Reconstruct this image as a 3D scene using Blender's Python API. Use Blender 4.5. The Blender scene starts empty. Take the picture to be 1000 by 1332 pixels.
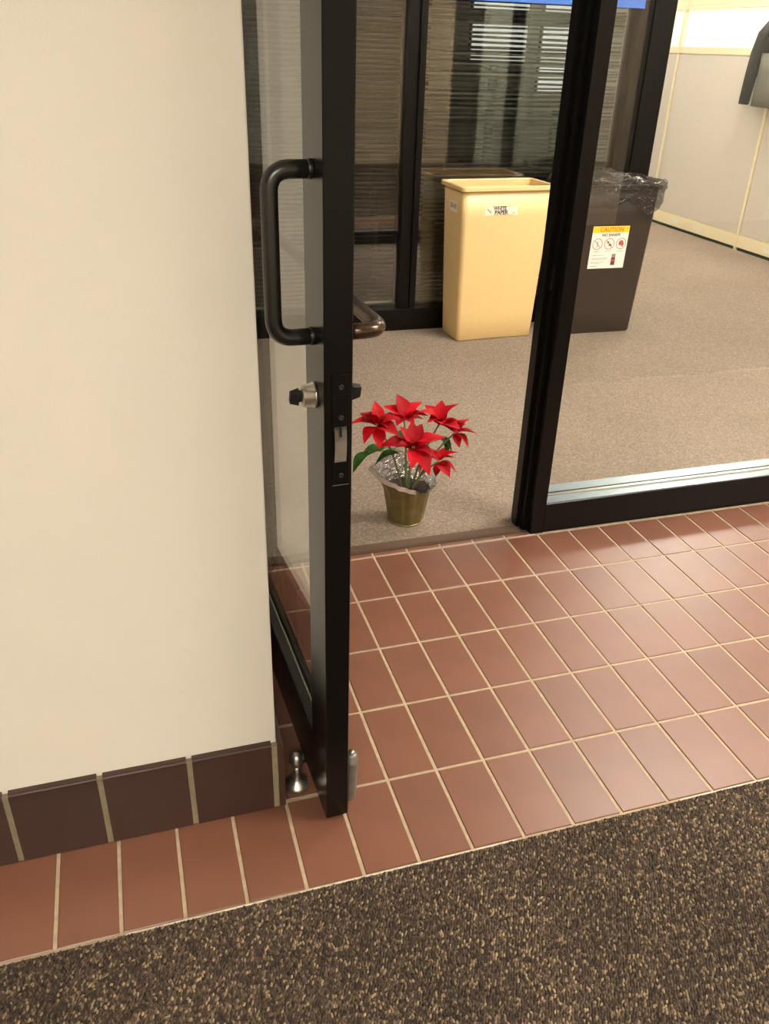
import bpy, bmesh, math, random
from mathutils import Matrix, Vector
random.seed(7)
PI = math.pi
scene = bpy.context.scene
COL = scene.collection

# ------------------------------------------------------------------ camera, world, lights, exposure
cam_d = bpy.data.cameras.new('camera')
cam_d.sensor_fit = 'HORIZONTAL'
cam_d.sensor_width = 36.0
cam_d.lens = 36.0 * 1086.58 / 1000.0
cam_d.clip_start = 0.05
cam = bpy.data.objects.new('camera', cam_d)
COL.objects.link(cam)
cam.matrix_world = Matrix((
    (0.95647423, 0.11733357, -0.26718884, -0.60162898),
    (-0.29032662, 0.47502748, -0.83069811, -1.95521140),
    (0.02945327, 0.87211337, 0.48841660, 1.29455360),
    (0, 0, 0, 1)))
scene.camera = cam

world = bpy.data.worlds.new('world')
scene.world = world
world.use_nodes = True
world.node_tree.nodes['Background'].inputs[0].default_value = (1.0, 0.9, 0.78, 1)
world.node_tree.nodes['Background'].inputs[1].default_value = 0.05

LIGHT_COLOR = (1.0, 0.935, 0.83)
ROOM_LIGHT = 27.0          # ceiling fixtures of the room behind the glass
HALL_LIGHT = 48.0           # ceiling fixtures of the corridor
CEIL = 2.60
vs = scene.view_settings
vs.view_transform = 'Standard'
vs.look = 'None'
vs.gamma = 1.0
vs.use_curve_mapping = False
vs.exposure = 0.0

# ------------------------------------------------------------------ helpers
def lin(c):
    """sRGB 0-255 -> linear rgba"""
    out = []
    for v in c:
        v = v / 255.0
        out.append(v / 12.92 if v <= 0.04045 else ((v + 0.055) / 1.055) ** 2.4)
    return (*out, 1.0)

MATS = {}
def nodes_of(name):
    m = bpy.data.materials.new(name)
    m.use_nodes = True
    nt = m.node_tree
    MATS[name] = m
    return m, nt, nt.nodes['Principled BSDF']

def N(nt, typ, **kw):
    n = nt.nodes.new(typ)
    for k, v in kw.items():
        setattr(n, k, v)
    return n

def ramp(nt, stops):
    r = N(nt, 'ShaderNodeValToRGB')
    e = r.color_ramp.elements
    while len(e) < len(stops):
        e.new(0.5)
    for el, (p, c) in zip(e, stops):
        el.position = p
        el.color = c
    return r

def simple(name, rgb, rough=0.5, metal=0.0, spec=0.5, noise=0.0, nscale=40, bump=0.0, bscale=200, coat=0.0, rand=0.0, bdist=0.002):
    """principled with a little procedural colour mottling, relief and per-object variation"""
    m, nt, b = nodes_of(name)
    b.inputs['Roughness'].default_value = rough
    b.inputs['Metallic'].default_value = metal
    b.inputs['Specular IOR Level'].default_value = spec
    b.inputs['Coat Weight'].default_value = coat
    tc = N(nt, 'ShaderNodeTexCoord')
    c = lin(rgb)
    nz = N(nt, 'ShaderNodeTexNoise')
    nz.inputs['Scale'].default_value = nscale
    nz.inputs['Detail'].default_value = 4
    nt.links.new(tc.outputs['Object'], nz.inputs['Vector'])
    k = max(noise, 0.02)
    r = ramp(nt, [(0.3, (*[v * (1 - k) for v in c[:3]], 1)), (0.7, (*[min(1, v * (1 + k)) for v in c[:3]], 1))])
    nt.links.new(nz.outputs['Fac'], r.inputs['Fac'])
    src = r.outputs['Color']
    if rand:
        oi = N(nt, 'ShaderNodeObjectInfo')
        hs = N(nt, 'ShaderNodeHueSaturation')
        mr = N(nt, 'ShaderNodeMapRange')
        mr.inputs['To Min'].default_value = 1 - rand
        mr.inputs['To Max'].default_value = 1 + rand
        nt.links.new(oi.outputs['Random'], mr.inputs['Value'])
        nt.links.new(mr.outputs['Result'], hs.inputs['Value'])
        nt.links.new(src, hs.inputs['Color'])
        src = hs.outputs['Color']
    nt.links.new(src, b.inputs['Base Color'])
    if bump:
        n2 = N(nt, 'ShaderNodeTexNoise')
        n2.inputs['Scale'].default_value = bscale
        n2.inputs['Detail'].default_value = 3
        nt.links.new(tc.outputs['Object'], n2.inputs['Vector'])
        bp = N(nt, 'ShaderNodeBump')
        bp.inputs['Strength'].default_value = bump
        bp.inputs['Distance'].default_value = bdist
        nt.links.new(n2.outputs['Fac'], bp.inputs['Height'])
        nt.links.new(bp.outputs['Normal'], b.inputs['Normal'])
    return m

def carpet(name, stops, cell, bump, lo=0.85, hi=1.12, mscale=2.2):
    """loop pile: a random colour for every loop, rounded relief, slow mottling"""
    m, nt, b = nodes_of(name)
    b.inputs['Roughness'].default_value = 0.95
    b.inputs['Specular IOR Level'].default_value = 0.15
    tc = N(nt, 'ShaderNodeTexCoord')
    mp = N(nt, 'ShaderNodeMapping')
    mp.inputs['Scale'].default_value = (1.0, 0.72, 1.0)
    nt.links.new(tc.outputs['Object'], mp.inputs['Vector'])
    vo = N(nt, 'ShaderNodeTexVoronoi')
    vo.inputs['Scale'].default_value = 1.0 / cell
    vo.inputs['Randomness'].default_value = 0.75
    nt.links.new(mp.outputs['Vector'], vo.inputs['Vector'])
    sep = N(nt, 'ShaderNodeSeparateColor')
    nt.links.new(vo.outputs['Color'], sep.inputs['Color'])
    r = ramp(nt, stops)
    nt.links.new(sep.outputs['Red'], r.inputs['Fac'])
    nz = N(nt, 'ShaderNodeTexNoise')
    nz.inputs['Scale'].default_value = mscale
    nz.inputs['Detail'].default_value = 3
    nt.links.new(tc.outputs['Object'], nz.inputs['Vector'])
    mr = N(nt, 'ShaderNodeMapRange')
    mr.inputs['From Min'].default_value = 0.3
    mr.inputs['From Max'].default_value = 0.7
    mr.inputs['To Min'].default_value = lo
    mr.inputs['To Max'].default_value = hi
    nt.links.new(nz.outputs['Fac'], mr.inputs['Value'])
    hs = N(nt, 'ShaderNodeHueSaturation')
    nt.links.new(r.outputs['Color'], hs.inputs['Color'])
    nt.links.new(mr.outputs['Result'], hs.inputs['Value'])
    nt.links.new(hs.outputs['Color'], b.inputs['Base Color'])
    inv = N(nt, 'ShaderNodeMath', operation='SUBTRACT')
    inv.inputs[0].default_value = 1.0
    nt.links.new(vo.outputs['Distance'], inv.inputs[1])
    bp = N(nt, 'ShaderNodeBump')
    bp.inputs['Strength'].default_value = bump
    bp.inputs['Distance'].default_value = cell * 0.9
    nt.links.new(inv.outputs[0], bp.inputs['Height'])
    nt.links.new(bp.outputs['Normal'], b.inputs['Normal'])
    return m

def thin_glass(name, ior=1.5, tint=(0.95, 0.96, 0.95, 1)):
    """clear pane: Fresnel mix of a mirror and plain see-through, the same from both faces"""
    m = bpy.data.materials.new(name)
    m.use_nodes = True
    MATS[name] = m
    nt = m.node_tree
    nt.nodes.remove(nt.nodes['Principled BSDF'])
    out = nt.nodes['Material Output']
    geo = N(nt, 'ShaderNodeNewGeometry')
    mix = N(nt, 'ShaderNodeMix')
    mix.inputs[2].default_value = ior
    mix.inputs[3].default_value = 1.0 / ior
    nt.links.new(geo.outputs['Backfacing'], mix.inputs[0])
    fr = N(nt, 'ShaderNodeFresnel')
    nt.links.new(mix.outputs[0], fr.inputs['IOR'])
    tr = N(nt, 'ShaderNodeBsdfTransparent')
    tr.inputs[0].default_value = tint
    gl = N(nt, 'ShaderNodeBsdfGlossy')
    gl.inputs['Roughness'].default_value = 0.0
    ms = N(nt, 'ShaderNodeMixShader')
    nt.links.new(fr.outputs[0], ms.inputs[0])
    nt.links.new(tr.outputs[0], ms.inputs[1])
    nt.links.new(gl.outputs[0], ms.inputs[2])
    nt.links.new(ms.outputs[0], out.inputs['Surface'])
    return m

def emitter(name, color, strength):
    m = bpy.data.materials.new(name)
    m.use_nodes = True
    MATS[name] = m
    nt = m.node_tree
    nt.nodes.remove(nt.nodes['Principled BSDF'])
    e = N(nt, 'ShaderNodeEmission')
    e.inputs[0].default_value = (*color, 1)
    e.inputs[1].default_value = strength
    nt.links.new(e.outputs[0], nt.nodes['Material Output'].inputs['Surface'])
    return m

def tag(o, label=None, cat=None, group=None, kind=None):
    if label: o['label'] = label
    if cat: o['category'] = cat
    if group: o['group'] = group
    if kind: o['kind'] = kind
    return o

def empty(name, loc=(0, 0, 0), rotz=0.0, parent=None):
    o = bpy.data.objects.new(name, None)
    o.empty_display_size = 0.05
    o.location = loc
    o.rotation_euler = (0, 0, rotz)
    COL.objects.link(o)
    o.parent = parent
    return o

def link(name, me, mat=None, parent=None, loc=(0, 0, 0), rot=(0, 0, 0)):
    o = bpy.data.objects.new(name, me)
    if mat is not None and not me.materials:
        me.materials.append(MATS[mat] if isinstance(mat, str) else mat)
    o.location = loc
    o.rotation_euler = rot
    COL.objects.link(o)
    o.parent = parent
    return o

def me_from(name, verts, faces, smooth=False):
    me = bpy.data.meshes.new(name)
    me.from_pydata([tuple(v) for v in verts], [], faces)
    me.update()
    if smooth:
        for p in me.polygons: p.use_smooth = True
    return me

def bm_done(name, bm, smooth=False):
    me = bpy.data.meshes.new(name)
    bmesh.ops.recalc_face_normals(bm, faces=bm.faces)
    bm.to_mesh(me)
    bm.free()
    if smooth:
        for p in me.polygons: p.use_smooth = True
    return me

def add_box(bm, x0, x1, y0, y1, z0, z1):
    r = bmesh.ops.create_cube(bm, size=1.0)
    for v in r['verts']:
        v.co = Vector((x0 + (v.co.x + .5) * (x1 - x0), y0 + (v.co.y + .5) * (y1 - y0), z0 + (v.co.z + .5) * (z1 - z0)))
    return r['verts']

def box_me(name, x0, x1, y0, y1, z0, z1, bevel=0.0, seg=2):
    bm = bmesh.new()
    add_box(bm, x0, x1, y0, y1, z0, z1)
    if bevel:
        bmesh.ops.bevel(bm, geom=bm.edges[:], offset=bevel, segments=seg, affect='EDGES', profile=0.5)
    return bm_done(name, bm)

def box(name, dims, mat, parent=None, bevel=0.0, seg=2):
    return link(name, box_me(name, *dims, bevel=bevel, seg=seg), mat, parent)

def boxes(name, list_of_dims, mat, parent=None):
    """one piece whose body is several touching boxes"""
    bm = bmesh.new()
    for d in list_of_dims: add_box(bm, *d)
    return link(name, bm_done(name, bm), mat, parent)

def lathe_me(name, prof, n=24, smooth=True, axis='Z'):
    verts, faces = [], []
    for r, z in prof:
        for k in range(n):
            a = 2 * PI * k / n
            p = (r * math.cos(a), r * math.sin(a), z)
            if axis == 'X': p = (z, p[0], p[1])
            if axis == 'Y': p = (p[0], z, p[1])
            verts.append(p)
    for i in range(len(prof) - 1):
        for k in range(n):
            a, b = i * n + k, i * n + (k + 1) % n
            faces.append((a, b, b + n, a + n))
    faces.append(tuple(range(n))[::-1])
    faces.append(tuple((len(prof) - 1) * n + k for k in range(n)))
    bm = bmesh.new()
    vv = [bm.verts.new(v) for v in verts]
    for f in faces:
        bm.faces.new([vv[i] for i in f])
    me = bm_done(name, bm, smooth)
    return me

def round_path(pts, rad, seg=8):
    pts = [Vector(p) for p in pts]
    out = [pts[0]]
    for i in range(1, len(pts) - 1):
        a, b, c = pts[i - 1], pts[i], pts[i + 1]
        d1, d2 = (a - b).normalized(), (c - b).normalized()
        ang = d1.angle(d2)
        t = rad / math.tan(ang / 2)
        t = min(t, (a - b).length * .49, (c - b).length * .49)
        p1, p2 = b + d1 * t, b + d2 * t
        for k in range(seg + 1):
            s = k / seg
            out.append(p1 * (1 - s) ** 2 + b * 2 * s * (1 - s) + p2 * s ** 2)
    out.append(pts[-1])
    return out

def tube_me(name, path, rad, n=12, caps=True):
    path = [Vector(p) for p in path]
    rads = rad if isinstance(rad, (list, tuple)) else [rad] * len(path)
    verts, faces = [], []
    ref = Vector((0.31, 0.17, 0.93)).normalized()
    prev = None
    for i, p in enumerate(path):
        d = (path[min(i + 1, len(path) - 1)] - path[max(i - 1, 0)]).normalized()
        if prev is None:
            u = d.cross(ref).normalized()
        else:
            u = (prev - d * prev.dot(d)).normalized()
        prev = u
        w = d.cross(u)
        for k in range(n):
            a = 2 * PI * k / n
            verts.append(p + (u * math.cos(a) + w * math.sin(a)) * rads[i])
    for i in range(len(path) - 1):
        for k in range(n):
            a, b = i * n + k, i * n + (k + 1) % n
            faces.append((a, b, b + n, a + n))
    if caps:
        faces.append(tuple(range(n))[::-1])
        faces.append(tuple((len(path) - 1) * n + k for k in range(n)))
    bm = bmesh.new()
    vv = [bm.verts.new(v) for v in verts]
    for f in faces: bm.faces.new([vv[i] for i in f])
    return bm_done(name, bm, True)

def rrect(w, d, rad, n=5):
    """rounded rectangle outline, counter-clockwise, centred"""
    out = []
    for cx, cy, a0 in ((w/2 - rad, d/2 - rad, 0), (-w/2 + rad, d/2 - rad, PI/2), (-w/2 + rad, -d/2 + rad, PI), (w/2 - rad, -d/2 + rad, 1.5*PI)):
        for k in range(n + 1):
            a = a0 + PI / 2 * k / n
            out.append((cx + rad * math.cos(a), cy + rad * math.sin(a)))
    return out

def loft_me(name, rings, cap0=True, cap1=False, smooth=True):
    n = len(rings[0])
    bm = bmesh.new()
    R = [[bm.verts.new(v) for v in ring] for ring in rings]
    for a, b in zip(R, R[1:]):
        for k in range(n):
            bm.faces.new((a[k], a[(k + 1) % n], b[(k + 1) % n], b[k]))
    if cap0: bm.faces.new(R[0][::-1])
    if cap1: bm.faces.new(R[-1])
    return bm_done(name, bm, smooth)

def text_me(name, body, size, bold=0.0, align='CENTER', shear=0.0, thick=0.0002):
    cu = bpy.data.curves.new(name, 'FONT')
    cu.body = body
    cu.size = size
    cu.offset = bold
    cu.shear = shear
    cu.align_x = align
    cu.align_y = 'CENTER'
    cu.extrude = thick
    cu.resolution_u = 3
    o = bpy.data.objects.new(name, cu)
    COL.objects.link(o)
    dg = bpy.context.evaluated_depsgraph_get()
    me = bpy.data.meshes.new_from_object(o.evaluated_get(dg))
    bpy.data.objects.remove(o)
    bpy.data.curves.remove(cu)
    me.materials.clear()
    return me

# ------------------------------------------------------------------ materials
simple('wall_paint', (232, 225, 212), 0.75, noise=0.012, nscale=3, bump=0.12, bscale=420, spec=0.25)
simple('white_paint', (236, 231, 220), 0.8, noise=0.01, spec=0.2)
simple('taupe_paint', (206, 182, 150), 0.7, noise=0.03)
simple('sage_panel', (176, 178, 160), 0.6, noise=0.03)
simple('dark_wood', (40, 30, 24), 0.5, noise=0.1)
simple('bronze', (15, 12, 10), 0.28, noise=0.05, nscale=60, spec=0.22)
simple('black_tube', (30, 28, 25), 0.26, noise=0.05, spec=0.6)
simple('worn_bronze', (84, 66, 54), 0.24, metal=0.75, noise=0.1)
simple('aluminium', (146, 158, 162), 0.34, metal=0.55, noise=0.03)
simple('steel', (190, 184, 172), 0.3, metal=0.95, noise=0.04)
simple('dull_zinc', (128, 122, 112), 0.45, metal=0.5, noise=0.12)
simple('rubber', (22, 20, 19), 0.6, noise=0.05)
simple('tile', (121, 77, 58), 0.35, noise=0.07, nscale=9, bump=0.06, bscale=260, rand=0.07, spec=0.75)
simple('base_tile', (60, 39, 31), 0.30, noise=0.08, nscale=12, bump=0.05, bscale=240, rand=0.05)
simple('grout', (180, 160, 132), 0.9, noise=0.12, nscale=60, bump=0.3, bscale=500)
simple('base_grout', (142, 130, 106), 0.9, noise=0.12, nscale=60, bump=0.3, bscale=500)
simple('reducer', (92, 72, 56), 0.6, noise=0.06)
simple('pale_edge', (214, 200, 178), 0.5, noise=0.25, nscale=90)
simple('cream_plastic', (232, 199, 140), 0.42, noise=0.02, bump=0.04, bscale=500)
simple('brown_plastic', (52, 41, 34), 0.4, noise=0.04, bump=0.05, bscale=500)
simple('paper', (244, 240, 228), 0.7, noise=0.01)
simple('label_paper', (250, 232, 205), 0.6, noise=0.02)
simple('ink', (42, 40, 52), 0.6)
simple('grey_ink', (150, 145, 140), 0.6)
simple('red_ink', (196, 84, 76), 0.6)
simple('orange_ink', (206, 112, 20), 0.6)
simple('yellow_print', (250, 208, 40), 0.6)
simple('maroon_ink', (120, 50, 44), 0.6)
simple('cubicle_fabric', (206, 198, 188), 0.9, noise=0.04, nscale=120, bump=0.2, bscale=700)
simple('cubicle_frame', (238, 226, 192), 0.45, noise=0.02)
simple('kick_green', (28, 58, 44), 0.6)
simple('coat_black', (30, 27, 27), 0.8, noise=0.1, nscale=30, bump=0.2, bscale=300)
simple('coat_grey', (112, 108, 98), 0.85, noise=0.06, nscale=60, bump=0.2, bscale=300)
simple('slat', (166, 155, 134), 0.28, metal=0.1, noise=0.03, rand=0.06)
simple('slat_cord', (150, 140, 120), 0.8)
simple('blue_banner', (58, 108, 196), 0.5, noise=0.03)
simple('soil', (44, 30, 22), 0.95, noise=0.4, nscale=120, bump=0.8, bscale=160)
simple('stem', (96, 104, 62), 0.6, noise=0.15, nscale=80)
simple('gold_foil', (132, 118, 76), 0.34, metal=0.7, noise=0.16, nscale=30, bump=0.25, bscale=60)
simple('silver_foil', (232, 228, 224), 0.18, metal=0.9, noise=0.12, nscale=60, bump=1.0, bscale=85, bdist=0.008)
simple('foil_edge', (246, 232, 222), 0.4, noise=0.06)
simple('stamen', (196, 168, 60), 0.6)
simple('office_wall', (120, 116, 106), 0.8, noise=0.02)
simple('desk_top', (90, 72, 56), 0.5, noise=0.1)
simple('troffer_white', (230, 228, 222), 0.5)
carpet('corridor_carpet', [(0.0, lin((50, 40, 34))), (0.5, lin((72, 60, 50))), (0.8, lin((86, 72, 59))), (1.0, lin((140, 120, 94)))], 0.0044, 1.0)
carpet('room_carpet', [(0.0, lin((126, 110, 96))), (0.5, lin((140, 124, 109))), (0.85, lin((149, 134, 118))), (1.0, lin((160, 145, 128)))], 0.0044, 0.7, 0.94, 1.05)
thin_glass('glass', 1.52)
thin_glass('window_glass', 2.1, (0.9, 0.92, 0.9, 1))
emitter('room_lamp', LIGHT_COLOR, ROOM_LIGHT)
emitter('hall_lamp', LIGHT_COLOR, HALL_LIGHT)
emitter('room_lamp_dim', LIGHT_COLOR, ROOM_LIGHT * 0.35)
emitter('room_lamp_bright', LIGHT_COLOR, ROOM_LIGHT * 1.6)
emitter('insert_glow', (1.0, 0.95, 0.84), 22.0)  # emission of the added strip behind the cubicle inserts
emitter('streak_glow', (1.0, 0.97, 0.9), 0.85)  # emission added behind the blind to make white streaks

def bract_mat(name, c0, c1):
    m, nt, b = nodes_of(name)
    tc = N(nt, 'ShaderNodeTexCoord')
    oi = N(nt, 'ShaderNodeObjectInfo')
    nz = N(nt, 'ShaderNodeTexNoise')
    nz.inputs['Scale'].default_value = 50
    nt.links.new(tc.outputs['Object'], nz.inputs['Vector'])
    ad = N(nt, 'ShaderNodeMath', operation='MULTIPLY_ADD')
    ad.inputs[1].default_value = 0.55
    nt.links.new(oi.outputs['Random'], ad.inputs[0])
    sc = N(nt, 'ShaderNodeMath', operation='MULTIPLY')
    sc.inputs[1].default_value = 0.45
    nt.links.new(nz.outputs['Fac'], sc.inputs[0])
    nt.links.new(sc.outputs[0], ad.inputs[2])
    r = ramp(nt, [(0.15, c0), (0.85, c1)])
    nt.links.new(ad.outputs[0], r.inputs['Fac'])
    nt.links.new(r.outputs['Color'], b.inputs['Base Color'])
    b.inputs['Roughness'].default_value = 0.6
    b.inputs['Specular IOR Level'].default_value = 0.2
    tl = N(nt, 'ShaderNodeBsdfTranslucent')
    nt.links.new(r.outputs['Color'], tl.inputs['Color'])
    mx = N(nt, 'ShaderNodeMixShader')
    mx.inputs[0].default_value = 0.2
    nt.links.new(b.outputs[0], mx.inputs[1])
    nt.links.new(tl.outputs[0], mx.inputs[2])
    nt.links.new(mx.outputs[0], nt.nodes['Material Output'].inputs['Surface'])
bract_mat('red_bract', lin((128, 2, 12)), lin((208, 6, 26)))
bract_mat('green_leaf', lin((30, 66, 24)), lin((70, 112, 44)))

def frosted(name):
    m, nt, b = nodes_of(name)
    b.inputs['Base Color'].default_value = lin((244, 242, 236))
    b.inputs['Roughness'].default_value = 0.5
    tl = N(nt, 'ShaderNodeBsdfTranslucent')
    tl.inputs['Color'].default_value = lin((250, 248, 242))
    mx = N(nt, 'ShaderNodeMixShader')
    mx.inputs[0].default_value = 0.6
    nt.links.new(b.outputs[0], mx.inputs[1])
    nt.links.new(tl.outputs[0], mx.inputs[2])
    nt.links.new(mx.outputs[0], nt.nodes['Material Output'].inputs['Surface'])
frosted('frosted_panel')

def plastic_film(name):
    m, nt, b = nodes_of(name)
    b.inputs['Base Color'].default_value = lin((70, 62, 56))
    b.inputs['Roughness'].default_value = 0.08
    b.inputs['Specular IOR Level'].default_value = 0.9
    tc = N(nt, 'ShaderNodeTexCoord')
    n2 = N(nt, 'ShaderNodeTexNoise')
    n2.inputs['Scale'].default_value = 22
    n2.inputs['Detail'].default_value = 4
    n2.inputs['Distortion'].default_value = 1.2
    nt.links.new(tc.outputs['Object'], n2.inputs['Vector'])
    bp = N(nt, 'ShaderNodeBump')
    bp.inputs['Strength'].default_value = 1.0
    bp.inputs['Distance'].default_value = 0.05
    nt.links.new(n2.outputs['Fac'], bp.inputs['Height'])
    nt.links.new(bp.outputs['Normal'], b.inputs['Normal'])
    tr = N(nt, 'ShaderNodeBsdfTransparent')
    tr.inputs[0].default_value = (0.82, 0.8, 0.78, 1)
    mx = N(nt, 'ShaderNodeMixShader')
    mx.inputs[0].default_value = 0.5
    nt.links.new(tr.outputs[0], mx.inputs[1])
    nt.links.new(b.outputs[0], mx.inputs[2])
    nt.links.new(mx.outputs[0], nt.nodes['Material Output'].inputs['Surface'])
plastic_film('plastic_film')

# ------------------------------------------------------------------ floors
PX, PY, G = 0.10425, 0.2032, 0.0068       # tile pitch across / along, grout width
BACKY = 2.07                              # face of the inner glazed partition

floor = box('floor', (-4.0, 6.0, -1.019, 0.024, -0.06, -0.0022), 'grout')
tag(floor, 'red quarry tile floor strip with sandy grout in front of the doorway', 'floor', kind='structure')
def tile_me(w, d, h=0.010, ch=0.0012):
    x, y = w / 2, d / 2
    v = [(-x, -y, -h), (x, -y, -h), (x, y, -h), (-x, y, -h), (-x, -y, -ch), (x, -y, -ch), (x, y, -ch), (-x, y, -ch),
         (-x + ch, -y + ch, 0), (x - ch, -y + ch, 0), (x - ch, y - ch, 0), (-x + ch, y - ch, 0)]
    f = [(8, 9, 10, 11)]
    for k in range(4):
        a, b = k, (k + 1) % 4
        f += [(a, b, b + 4, a + 4), (a + 4, b + 4, b + 8, a + 8)]
    return me_from('tile', v, f)
TILE = tile_me(PX - G, PY - G)
TILE.materials.append(MATS['tile'])
SLIVER = tile_me(PX - G, 0.017)
SLIVER.materials.append(MATS['tile'])
def lay(me, cx, cy):
    link('tile', me, None, floor, (cx, cy, random.uniform(-.0004, .0003)),
         (random.uniform(-.0022, .0022), random.uniform(-.0028, .0028), random.uniform(-.003, .003)))
for j in range(5):
    for i in range(-13 if j == 4 else -4, 24):
        lay(TILE, (i + .5) * PX, -(j + .5) * PY)
for i in range(-3, 5):
    if (i + .5) * PX < 0.47:
        lay(SLIVER, (i + .5) * PX, 0.0135)

hall = box('corridor_floor', (-4.0, 6.0, -4.5, -1.0215, -0.06, 0.003), 'corridor_carpet')
tag(hall, 'dark brown loop pile carpet with tan flecks in the corridor', 'carpet', kind='structure')
def loop_pile(parent, x0, x1, y0, y1, step):
    """the nearest stretch of the corridor carpet: every yarn loop a small leaning dome"""
    import numpy as np
    rng = np.random.default_rng(5)
    nx, ny = int((x1 - x0) / step), int((y1 - y0) / step)
    gx, gy = np.meshgrid(np.arange(nx), np.arange(ny))
    gx, gy = gx.ravel().astype(float), gy.ravel().astype(float)
    cx = x0 + (gx + .5 * (gy % 2) + rng.normal(0, .17, gx.size)) * step
    cy = y1 - step * .55 - (gy + rng.normal(0, .17, gx.size)) * step
    n = gx.size
    ln = step * rng.uniform(.50, .78, n)
    wd = step * rng.uniform(.36, .50, n)
    ht = step * rng.uniform(.45, .95, n)
    an = rng.normal(1.15, .45, n)
    K = 6
    a = np.arange(K) * 2 * np.pi / K
    V = np.zeros((n, 2 * K + 1, 3))
    for ri, (sc, hz) in enumerate(((1.0, 0.0), (.78, .68))):
        lx, ly = np.cos(a)[None] * ln[:, None] * sc, np.sin(a)[None] * wd[:, None] * sc
        lean = ht[:, None] * .35 * hz
        px = lx + lean
        V[:, ri * K:(ri + 1) * K, 0] = cx[:, None] + px * np.cos(an)[:, None] - ly * np.sin(an)[:, None]
        V[:, ri * K:(ri + 1) * K, 1] = cy[:, None] + px * np.sin(an)[:, None] + ly * np.cos(an)[:, None]
        V[:, ri * K:(ri + 1) * K, 2] = 0.0026 + (ht * hz)[:, None]
    V[:, 2 * K, 0] = cx + ht * .42 * np.cos(an)
    V[:, 2 * K, 1] = cy + ht * .42 * np.sin(an)
    V[:, 2 * K, 2] = 0.0026 + ht
    V[:, :, 1] = np.minimum(V[:, :, 1], y1)
    base = []
    for k in range(K):
        q = (k + 1) % K
        base += [[k, q, q + K], [k, q + K, k + K], [k + K, q + K, 2 * K]]
    base = np.array(base)
    F = (base[None] + (np.arange(n) * (2 * K + 1))[:, None, None]).reshape(-1, 3)
    me = bpy.data.meshes.new('carpet_loops')
    me.vertices.add(n * (2 * K + 1))
    me.vertices.foreach_set('co', V.ravel())
    me.loops.add(F.size)
    me.loops.foreach_set('vertex_index', F.ravel().astype(np.int32))
    me.polygons.add(len(F))
    me.polygons.foreach_set('loop_start', (np.arange(len(F)) * 3).astype(np.int32))
    at = me.attributes.new('yarn', 'FLOAT', 'POINT')
    at.data.foreach_set('value', np.repeat(rng.random(n), 2 * K + 1).astype(np.float32))
    me.update()
    me.polygons.foreach_set('use_smooth', np.ones(len(F), dtype=bool))
    m, nt, b = nodes_of('yarn_loops')
    b.inputs['Roughness'].default_value = 0.8
    b.inputs['Specular IOR Level'].default_value = 0.25
    an_ = N(nt, 'ShaderNodeAttribute', attribute_name='yarn')
    r = ramp(nt, [(0.0, lin((54, 44, 38))), (0.5, lin((82, 68, 57))), (0.8, lin((100, 84, 69))), (1.0, lin((160, 138, 108)))])
    nt.links.new(an_.outputs['Fac'], r.inputs['Fac'])
    tc = N(nt, 'ShaderNodeTexCoord')
    nz = N(nt, 'ShaderNodeTexNoise')
    nz.inputs['Scale'].default_value = 5
    nz.inputs['Detail'].default_value = 3
    nt.links.new(tc.outputs['Object'], nz.inputs['Vector'])
    mr = N(nt, 'ShaderNodeMapRange')
    mr.inputs['From Min'].default_value = 0.3
    mr.inputs['From Max'].default_value = 0.7
    mr.inputs['To Min'].default_value = 0.8
    mr.inputs['To Max'].default_value = 1.2
    nt.links.new(nz.outputs['Fac'], mr.inputs['Value'])
    hs = N(nt, 'ShaderNodeHueSaturation')
    nt.links.new(r.outputs['Color'], hs.inputs['Color'])
    nt.links.new(mr.outputs['Result'], hs.inputs['Value'])
    nt.links.new(hs.outputs['Color'], b.inputs['Base Color'])
    o = link('carpet_loops', me, 'yarn_loops', parent)
    o['kind'] = 'stuff'
loop_pile(hall, -1.30, 1.25, -1.62, -1.0215, 0.0050)
room = box('office_floor', (-3.0, 8.0, 0.062, 9.0, -0.06, 0.002), 'room_carpet')
tag(room, 'tan loop pile carpet of the room beyond the doorway', 'carpet', kind='structure')
t = boxes('trim_1', [(-0.384, 0.473, 0.0245, 0.062, -0.02, 0.004), (-0.384, 0.473, 0.028, 0.062, 0.004, 0.006)], 'reducer')
tag(t, 'dark brown rubber strip between doorway tiles and tan carpet', 'threshold', kind='structure')
# pale edging between tiles and corridor carpet, broken by the pile
bm = bmesh.new()
x = -1.6
while x < 2.5:
    L = random.uniform(0.05, 0.26)
    hgt = 0.0036 if random.random() < .6 else -0.004
    add_box(bm, x, x + L, -1.0212, -1.0186, -0.03, hgt + 0.0008)
    x += L
t = link('trim_2', bm_done('trim_2', bm), 'pale_edge')
tag(t, 'thin pale metal edging where the tiles meet the brown carpet', 'edging', kind='structure')

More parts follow.
